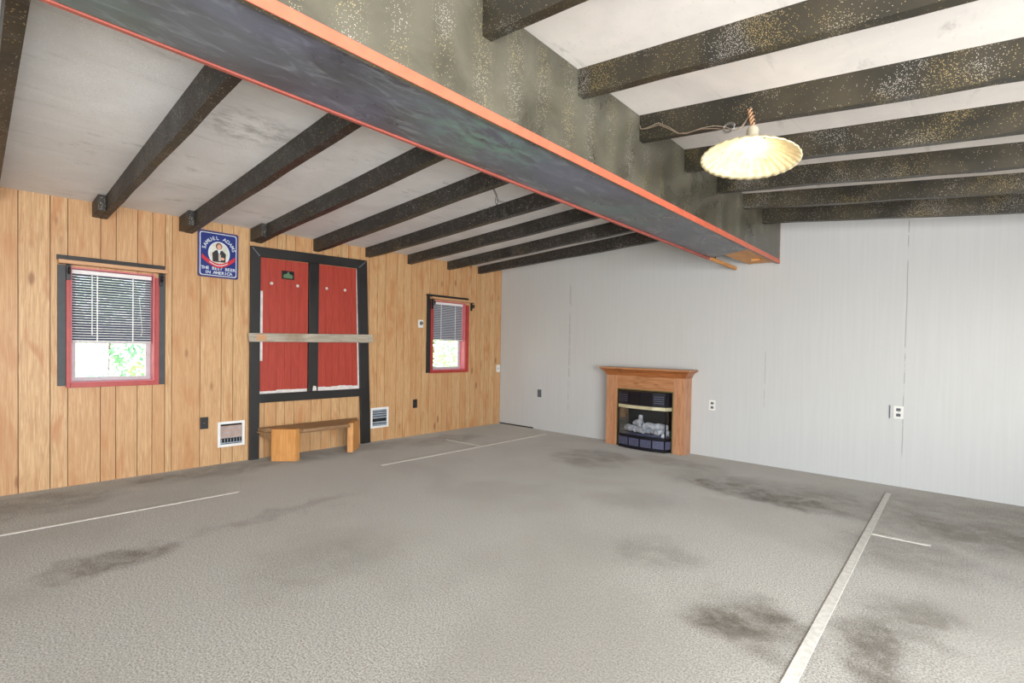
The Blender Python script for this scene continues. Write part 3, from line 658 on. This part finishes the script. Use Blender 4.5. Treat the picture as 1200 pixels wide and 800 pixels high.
def vent(y0, y1, z0, z1, mat, n, label):
    t = thing('wall_vent', (0, (y0+y1)/2, z0), label, 'vent'); f = .026
    mb = MB(); mb.box(.0005, .012, y0, y0+f, z0, z1).box(.0005, .012, y1-f, y1, z0, z1).box(.0005, .012, y0+f, y1-f, z0, z0+f).box(.0005, .012, y0+f, y1-f, z1-f, z1)
    mb.build('vent_frame', 'white', t, .002)
    MB().box(.0006, .0016, y0+f, y1-f, z0+f, z1-f).build('duct_opening', 'dark', t)
    a, b, lo, hi = y0+f+.002, y1-f-.002, z0+f+.006, z1-f-.006
    return t, a, b, lo, hi
t, a, b, lo, hi = vent(-4.150, -3.894, .170, .430, 'duct', 5, 'white framed vent with a wide flat damper, beside the black door post under the sign')
MB().hexa([(.002, a, lo+.055), (.006, a, lo+.055), (.006, b, lo+.055), (.002, b, lo+.055), (.002, a, hi-.012), (.009, a, hi-.012), (.009, b, hi-.012), (.002, b, hi-.012)]).build('damper', 'duct', t, .002)
for k in range(3): MB().box(.0062, .0105, a, b, lo+.062+k*.045, lo+.068+k*.045).build('louver', 'ductgrey', t)
mb = MB()
for k in range(7): mb.box(.004, .008, a+k*(b-a)/7+.006, a+k*(b-a)/7+.012, lo+.012, lo+.05)
mb.box(.003, .007, a, b, lo, lo+.012); mb.build('damper_teeth', 'ductgrey', t)
t, a, b, lo, hi = vent(-2.393, -2.128, .172, .434, 'ductgrey', 7, 'white louvered vent on the pine wall beside the far door post')
for k in range(7):
    if k == 2: continue
    z = lo+.006+k*(hi-lo-.012)/6
    MB().hexa([(.002, a, z), (.010, a, z-.008), (.010, b, z-.008), (.002, b, z), (.002, a, z+.012), (.010, a, z+.004), (.010, b, z+.004), (.002, b, z+.012)]).build('louver', 'ductgrey', t)

# ------------------------------------------------------------------ bench
t = thing('wooden_bench', (.25, -3.2, 0), 'low homemade wooden bench with splayed plank legs in front of the red doors', 'bench')
seat = MB().prism([(.04, -3.775), (.13, -3.742), (.365, -3.497), (.43, -3.46), (.458, -2.935), (.365, -2.91), (.13, -2.655), (.04, -2.600)][::1], .300, .338).build('seat', 'benchseat', t, .004)
def leg(sgn):
    m = lambda y: -3.2+sgn*(y+3.2)
    q = [(.232, m(-3.714)), (.404, m(-3.535)), (.377, m(-3.475)), (.186, m(-3.672))]
    if sgn < 0: q = q[::-1]
    MB().prism(q, 0, .339).build('leg', 'benchleg', t, .004)
    q2 = [(.05, m(-3.79)), (.229, m(-3.716)), (.186, m(-3.680)), (.045, m(-3.756))]
    if sgn < 0: q2 = q2[::-1]
    mb = MB().prism(q2, 0, 1); zlo = [.290, .215, .215, .290]
    if sgn < 0: zlo = zlo[::-1]
    mb.v = [(x, y, (zlo[i % 4] if z == 0 else .2995)) for i, (x, y, z) in enumerate(mb.v)]
    mb.build('gusset', 'benchseat', t, .002)
leg(1); leg(-1)
MB().box(.06, .10, -3.66, -2.74, .235, .2995).build('stretcher', 'benchseat', t, .003)

# ------------------------------------------------------------------ fireplace mantel
FY = -.19
t = thing('fireplace_mantel', (2.65, -.10, 0), 'oak mantel surround with a crown moulded top standing against the white wall', 'mantel')
MB().box(2.122, 2.280, FY, -.003, .0, .935).build('pilaster', 'oakz', t, .003); MB().box(3.042, 3.185, FY, -.003, .0, .935).build('pilaster', 'oakz', t, .003)
MB().box(2.2805, 3.0415, FY+.004, -.003, .742, .935).build('header', 'oakx', t, .002)
MB().box(2.238, 2.244, FY-.0015, FY, .0, .93).build('inlay_line', 'oakd', t)
for a, b, c, d in ((2.281, 3.041, .728, .7415), (3.028, 3.0415, .0, .728), (2.281, 2.292, .0, .728)):
    MB().box(a, b, FY+.002, FY+.02, c, d).build('brass_edging', 'brassedge', t)
prof = [(0, .905), (.008, .918), (.014, .934), (.024, .952), (.040, .968), (.058, .980), (.068, .984), (.068, .990)]
mb = MB()
for o_, z in prof: mb.v += [(2.122-o_, -.003, z), (2.122-o_, FY-o_, z), (3.185+o_, FY-o_, z), (3.185+o_, -.003, z)]; mb.tone += [0]*4
for i in range(len(prof)-1):
    for k in range(4): mb.f.append((i*4+k, i*4+(k+1) % 4, i*4+4+(k+1) % 4, i*4+4+k))
mb.f.append((0, 1, 2, 3)); mb.f.append(tuple(len(mb.v)-4+k for k in (3, 2, 1, 0)))
mb.build('crown_moulding', 'oakd', t)
MB().box(2.122-.078, 3.185+.078, FY-.078, -.003, .990, 1.008).build('mantel_shelf', 'oakx', t, .004)

# gas stove insert with a bowed front
t = thing('gas_fireplace', (2.66, -.15, 0), 'black bow fronted gas fireplace insert with ceramic logs inside the oak mantel', 'fireplace')
plan = [(2.300, -.155), (2.345, -.245), (2.50, -.283), (2.66, -.292), (2.82, -.283), (2.97, -.245), (3.018, -.155)]
back = [(3.018, -.012), (2.300, -.012)]
def off(pl, d): return [(2.66+(x-2.66)*(1-d/.36), y+d) for x, y in pl]
MB().prism(plan+back, .004, .030).build('base', 'stove', t)
MB().prism(off(plan, .012)+back, .030, .150).build('lower_housing', 'stove', t)
MB().prism(plan+back, .150, .176).build('hearth_lip', 'stove', t, .002)
MB().prism(off(plan, .012)+back, .556, .706).build('upper_housing', 'stove', t)
MB().prism(plan+back, .706, .722).build('top_plate', 'stove', t, .002)
MB().box(2.300, 3.018, -.018, -.012, .176, .556).box(2.300, 2.312, -.155, -.018, .176, .556).box(3.006, 3.018, -.155, -.018, .176, .556).build('firebox', 'dark', t)
for i in range(6):
    (xa, ya), (xb, yb) = plan[i], plan[i+1]; d = Vector((xb-xa, yb-ya, 0)); n = Vector((d.y, -d.x, 0)).normalized(); u = d.normalized(); L = d.length
    def panel(nm, mat, z0, z1, m0, thick, inn):
        A = Vector((xa, ya, 0))+u*m0-n*inn; B = Vector((xb, yb, 0))-u*m0-n*inn; C_ = B+n*thick; D_ = A+n*thick
        return MB().hexa([(p.x, p.y, z0) for p in (A, B, C_, D_)]+[(p.x, p.y, z1) for p in (A, B, C_, D_)]).build(nm, mat, t)
    panel('grille_panel', 'stovegrey', .042, .138, .012, .008, .011)
    lv = panel('louver_panel', 'stove', .566, .696, .008, .006, .011)
    if i in (0, 1, 4):
        for k in range(4): 
            A = Vector((xa, ya, 0))+u*.02-n*.004; B = Vector((xb, yb, 0))-u*.02-n*.004; q = n*.004
            z = .590+k*.026
            MB().hexa([(p.x, p.y, z) for p in (A, B, B+q, A+q)]+[(p.x, p.y, z+.008) for p in (A, B, B+q, A+q)]).build('louver', 'stovegrey', lv)
    panel('brass_bar', 'brass', .508, .548, .0, .008, .002)
    panel('glass_panel', 'glass', .178, .507, .002, .003, .006)
MB().prism(off(plan, .004)+back, .5485, .5555).build('bar_channel', 'stove', t)
for (xp, yp) in (plan[1], plan[5]):
    MB().box(xp-.006, xp+.006, yp+.004, yp+.018, .176, .508).build('front_post', 'stove', t)
def log_mesh(p0, p1, r0, name='ceramic_log'):
    r0 *= 1.18
    p0, p1 = Vector(p0), Vector(p1); path = []; rad = []
    for k in range(9):
        u = k/8; path.append(p0.lerp(p1, u)+Vector((random.uniform(-.005, .005), random.uniform(-.005, .005), random.uniform(-.005, .005)))); rad.append(r0*random.uniform(.86, 1.1)*(.93 if k in (0, 8) else 1))
    MB().tube(path, rad, 12).build(name, 'log', t, .004)
log_mesh((2.42, -.19, .262), (2.68, -.20, .228), .034); log_mesh((2.70, -.175, .300), (2.96, -.14, .292), .034); log_mesh((2.68, -.10, .225), (2.90, -.205, .236), .036)
log_mesh((2.50, -.12, .300), (2.62, -.15, .345), .030); log_mesh((2.595, -.185, .225), (2.600, -.135, .420), .022); log_mesh((2.66, -.165, .29), (2.75, -.20, .29), .030); log_mesh((2.36, -.10, .22), (2.96, -.08, .22), .040)
MB().lathe([(0, .062), (.02, .058), (.032, .04), (.034, .02), (.026, 0)], (2.935, -.205, .178), (0, 0, 1), 12).build('ceramic_ember', 'log', t, smooth=True)
MB().prism([(2.36, -.215), (2.66, -.248), (2.95, -.215), (2.95, -.06), (2.36, -.06)], .1765, .196).build('ember_tray', 'stovegrey', t)
for k in range(5):
    x = 2.42+k*.12; MB().tube([(x, -.05, .197), (x, -.225, .204), (x, -.235, .225)], .006, 6).build('grate_bar', 'stove', t)

# ------------------------------------------------------------------ pale strips on the carpet
def strip(pts, label):
    mb = MB(); n = len(pts)
    o = mb.add([(x, y, .0) for x, y in pts]+[(x, y, .004) for x, y in pts], [tuple(range(n-1, -1, -1)), tuple(range(n, 2*n))]+[(i, (i+1) % n, n+(i+1) % n, n+i) for i in range(n)])
    c = Vector((sum(p[0] for p in pts)/n, sum(p[1] for p in pts)/n, 0))
    tag(mb.build('floor_strip', 'tape', origin=c), label, 'floor strip')
strip([(1.075, -7.0), (1.112, -7.0), (1.165, -4.35), (1.142, -4.33)], 'pale strip on the carpet running under the window beside the tin sign')
strip([(1.150, -2.98), (1.185, -2.98), (1.185, -.25), (1.150, -.25)], 'thin pale strip on the carpet running toward the dark grey outlet')
strip([(.532, -1.60), (.540, -1.565), (1.149, -1.52), (1.149, -1.56)], 'short pale cross strip on the carpet near the far corner')
strip([(5.103, -4.6), (5.152, -4.6), (5.141, -.365), (5.103, -.345)], 'wide pale nailed strip on the carpet running to the white wall crack')
strip([(5.148, -1.69), (5.453, -1.675), (5.458, -1.645), (5.148, -1.655)], 'short pale strip branching off the wide nailed strip')

# ------------------------------------------------------------------ pendant lamp
c = Vector((4.716, -3.105, 2.262)); ax = Vector((.042, .123, .9915)).normalized(); Rm = .245
c = Vector((4.716, -3.06, 2.256))
t = thing('pendant_lamp', (4.704, -3.06, 2.42), 'lit pendant lamp with a wide wavy rimmed cream shade hooked to a spattered joist', 'lamp')
MB().lathe([(.03, .108), (.05, .100), (.085, .082, .1), (.14, .060, .4), (.19, .036, .8), (.228, .014, 1), (Rm, 0, 1), (Rm-.001, -.004, 1), (.226, .009, 1), (.188, .031, .8), (.138, .055, .4), (.084, .077, .1), (.049, .095), (.03, .103)], c, ax, 120, 32, .0026).build('lamp_shade', 'shade', t, smooth=True)
MB().lathe([(.0, .185), (.014, .184), (.024, .176), (.030, .16), (.030, .125), (.040, .115), (.040, .102), (.0, .102)], c, ax, 20).build('socket', 'socket', t, smooth=True)
bc = c+ax*.058
MB().lathe([(.001, -.048), (.018, -.044), (.030, -.028), (.034, -.006), (.030, .014), (.018, .034), (.014, .048)], bc, ax, 20).build('bulb', 'bulb', t, smooth=True)
for k in range(3):
    a = 2*PI*k/3+.5; u = ax.orthogonal().normalized(); w = ax.cross(u); d = u*math.cos(a)+w*math.sin(a)
    MB().lathe([(0, .006), (.006, .004), (.007, 0)], c+d*.135+ax*.054, -ax, 10).build('shade_screw', 'socket', t)
top = c+ax*.183; hook = Vector((4.704, -3.016, 2.535))
MB().tube([hook+Vector((0, .012, .015)), hook+Vector((0, -.012, .012)), hook+Vector((0, -.018, -.01)), hook+Vector((0, -.006, -.02))], .004, 8).build('hook', 'metal', t, smooth=True)
def twist(p0, p1, turns, r_, ph, n=40):
    p0, p1 = Vector(p0), Vector(p1); d = (p1-p0).normalized(); u = d.orthogonal().normalized(); w = d.cross(u)
    return [p0.lerp(p1, i/n)+(u*math.cos(ph+turns*2*PI*i/n)+w*math.sin(ph+turns*2*PI*i/n))*r_ for i in range(n+1)]
for ph in (0, PI): MB().tube(twist(hook+Vector((0, -.022, .0)), top, 2.5, .009, ph), .0042, 6).build('cord', 'cord', t, smooth=True, label='twisted tan cord')
P = [(4.050, 2.640), (4.060, 2.615), (4.10, 2.607), (4.176, 2.61), (4.24, 2.567), (4.30, 2.522), (4.36, 2.502), (4.45, 2.500), (4.52, 2.482), (4.58, 2.462), (4.63, 2.440), (4.665, 2.452), (4.69, 2.500), (4.704, 2.535)]
for k in range(2): MB().tube([(x+k*.004, -3.020-k*.012-(.02 if 4.3 < x < 4.68 else 0)-.010*k*math.sin(i), z-.008*k*math.sin(i*1.3)) for i, (x, z) in enumerate(P)], .0024, 6).build('lead_wire', 'wire', t, smooth=True)
for k in range(3):
    q = [(4.60+.03*math.cos(a)+.006*k, -3.05-.012*k, 2.455+.022*math.sin(a)) for a in [j/12*2*PI for j in range(13)]]
    MB().tube(q, .0022, 5).build('wire_coil', 'metal', t, smooth=True)

# ------------------------------------------------------------------ outside: lawn and shrubs seen through the small windows
mb = MB(); n = 24
g = {}
for i in range(n+1):
    for j in range(n+1):
        x = -.2-26*i/n; y = -14+30*j/n; z = -.45+.03*(-x)+.08*math.sin(x*.8+y*.5)
        g[i, j] = len(mb.v); mb.v.append((x, y, z)); mb.tone.append(0)
for i in range(n):
    for j in range(n): mb.f.append((g[i, j], g[i, j+1], g[i+1, j+1], g[i+1, j]))
struct(mb.build('ground_outside', 'grass', smooth=True))
def shrub(x, y, rx, h, mat, cnt, label, grp):
    z0 = -.45+.03*(-x)-.05; rnd = random.Random(int(x*100+y*7))
    t = thing('garden_shrub', (x, y, z0), label, 'shrub', grp)
    mb = MB()
    for k in range(cnt):
        th = rnd.uniform(0, 2*PI); ph = rnd.uniform(0, PI); r_ = rnd.uniform(.72, 1.05)
        lump = 1+.18*math.sin(th*3+x)*math.sin(ph*4)
        p = Vector((x+rx*r_*lump*math.sin(ph)*math.cos(th), y+rx*r_*lump*math.sin(ph)*math.sin(th), z0+h*.52+h*.5*r_*lump*math.cos(ph)))
        s_ = rnd.uniform(.05, .11); u = Vector((rnd.uniform(-1, 1), rnd.uniform(-1, 1), rnd.uniform(-1, 1))).normalized(); w = u.orthogonal().normalized()
        mb.add([p-u*s_, p+w*s_*.5, p+u*s_, p-w*s_*.5], [(0, 1, 2, 3)])
    mb.build('foliage', mat, t)
    MB().tube([(x, y, z0), (x+.04, y, z0+h*.3), (x-.02, y+.05, z0+h*.7)], [.03, .025, .015], 8).build('trunk', 'bark', t)
shrub(-7.0, -5.6, 1.3, 2.5, 'leafC', 2600, 'browned loose shrub outside the window beside the tin sign', 'shrubs outside')
shrub(-9.5, -3.6, 1.5, 2.9, 'leafB', 2600, 'bluish green shrub deeper in the garden outside the window beside the tin sign', 'shrubs outside')
shrub(-6.5, -2.6, 1.1, 1.6, 'leafA', 2200, 'low bright green shrub outside the window beside the tin sign', 'shrubs outside')
shrub(-7.5, 4.6, 1.4, 2.4, 'leafA', 2600, 'bright green shrub outside the window nearest the white wall', 'shrubs outside')
shrub(-9.5, 7.6, 1.6, 3.0, 'leafB', 2600, 'tall bluish shrub deeper in the garden outside the window nearest the white wall', 'shrubs outside')

# ------------------------------------------------------------------ daylight, added fill lights and lamp
w = bpy.data.worlds.new('sky'); sc.world = w; w.use_nodes = True; nt = w.node_tree
sky = nt.nodes.new('ShaderNodeTexSky'); sky.sky_type = 'NISHITA'; sky.sun_disc = False; sky.sun_elevation = math.radians(52); sky.sun_rotation = math.radians(200)
bg = nt.nodes['Background']; nt.links.new(sky.outputs[0], bg.inputs[0]); bg.inputs[1].default_value = .6
def light(name, kind, loc, energy, col, rot=None, size=None, target=None):
    l = bpy.data.lights.new(name, kind); l.energy = energy; l.color = col
    o = bpy.data.objects.new(name, l); COL.objects.link(o); o.location = loc
    if size and kind == 'AREA': l.shape = 'RECTANGLE'; l.size, l.size_y = size
    if size and kind != 'AREA': l.shadow_soft_size = size
    if target: o.rotation_euler = (Vector(target)-Vector(loc)).to_track_quat('-Z', 'Y').to_euler()
    return o
s = light('sun', 'SUN', (0, 0, 8), 11.5, (1, .96, .9)); s.rotation_euler = Vector((-.12, .55, -1)).to_track_quat('-Z', 'Y').to_euler(); s.data.angle = .02
light('rear_daylight_fill', 'AREA', (5.85, RY-.06, 1.08), 85, (.95, .98, 1), size=(2.4, 2.0), target=(1.2, 0, 4.2))  # added area light outside the unseen rear opening, evens out the room
light('side_daylight_fill', 'AREA', (RX+.06, -5.3, 1.12), 350, (.95, .98, 1), size=(3.3, 1.8), target=(0, -2.6, 3.6))  # added area light outside the unseen side opening, main room fill
light('lamp_bulb', 'POINT', c-ax*.03, .75, (1, .80, .52), size=.035)

# ------------------------------------------------------------------ camera
cam = bpy.data.cameras.new('camera'); co = bpy.data.objects.new('camera', cam); COL.objects.link(co)
F_PX, PITCH, YAW, ROLL = 579.745, -.017948, .737753, .016918
cam.sensor_width = 36; cam.lens = 36*F_PX/1200; cam.shift_y = 17.58/1200
fw = Vector((-math.sin(YAW)*math.cos(PITCH), math.cos(YAW)*math.cos(PITCH), math.sin(PITCH))); rt = Vector((math.cos(YAW), math.sin(YAW), 0)); up = rt.cross(fw)
r2 = rt*math.cos(ROLL)+up*math.sin(ROLL); u2 = -rt*math.sin(ROLL)+up*math.cos(ROLL)
co.matrix_world = Matrix(((r2.x, u2.x, -fw.x, 5.5754), (r2.y, u2.y, -fw.y, -5.8532), (r2.z, u2.z, -fw.z, 1.238), (0, 0, 0, 1)))
cam.clip_start = .02
sc.camera = co
vs = sc.view_settings; vs.view_transform = 'Standard'; vs.look = 'None'; vs.gamma = 1; vs.exposure = .28; vs.use_curve_mapping = False
sc.cycles.use_denoising = True; sc.cycles.max_bounces = 10; sc.cycles.diffuse_bounces = 6; sc.cycles.transparent_max_bounces = 12
sc.cycles.sample_clamp_indirect = 6
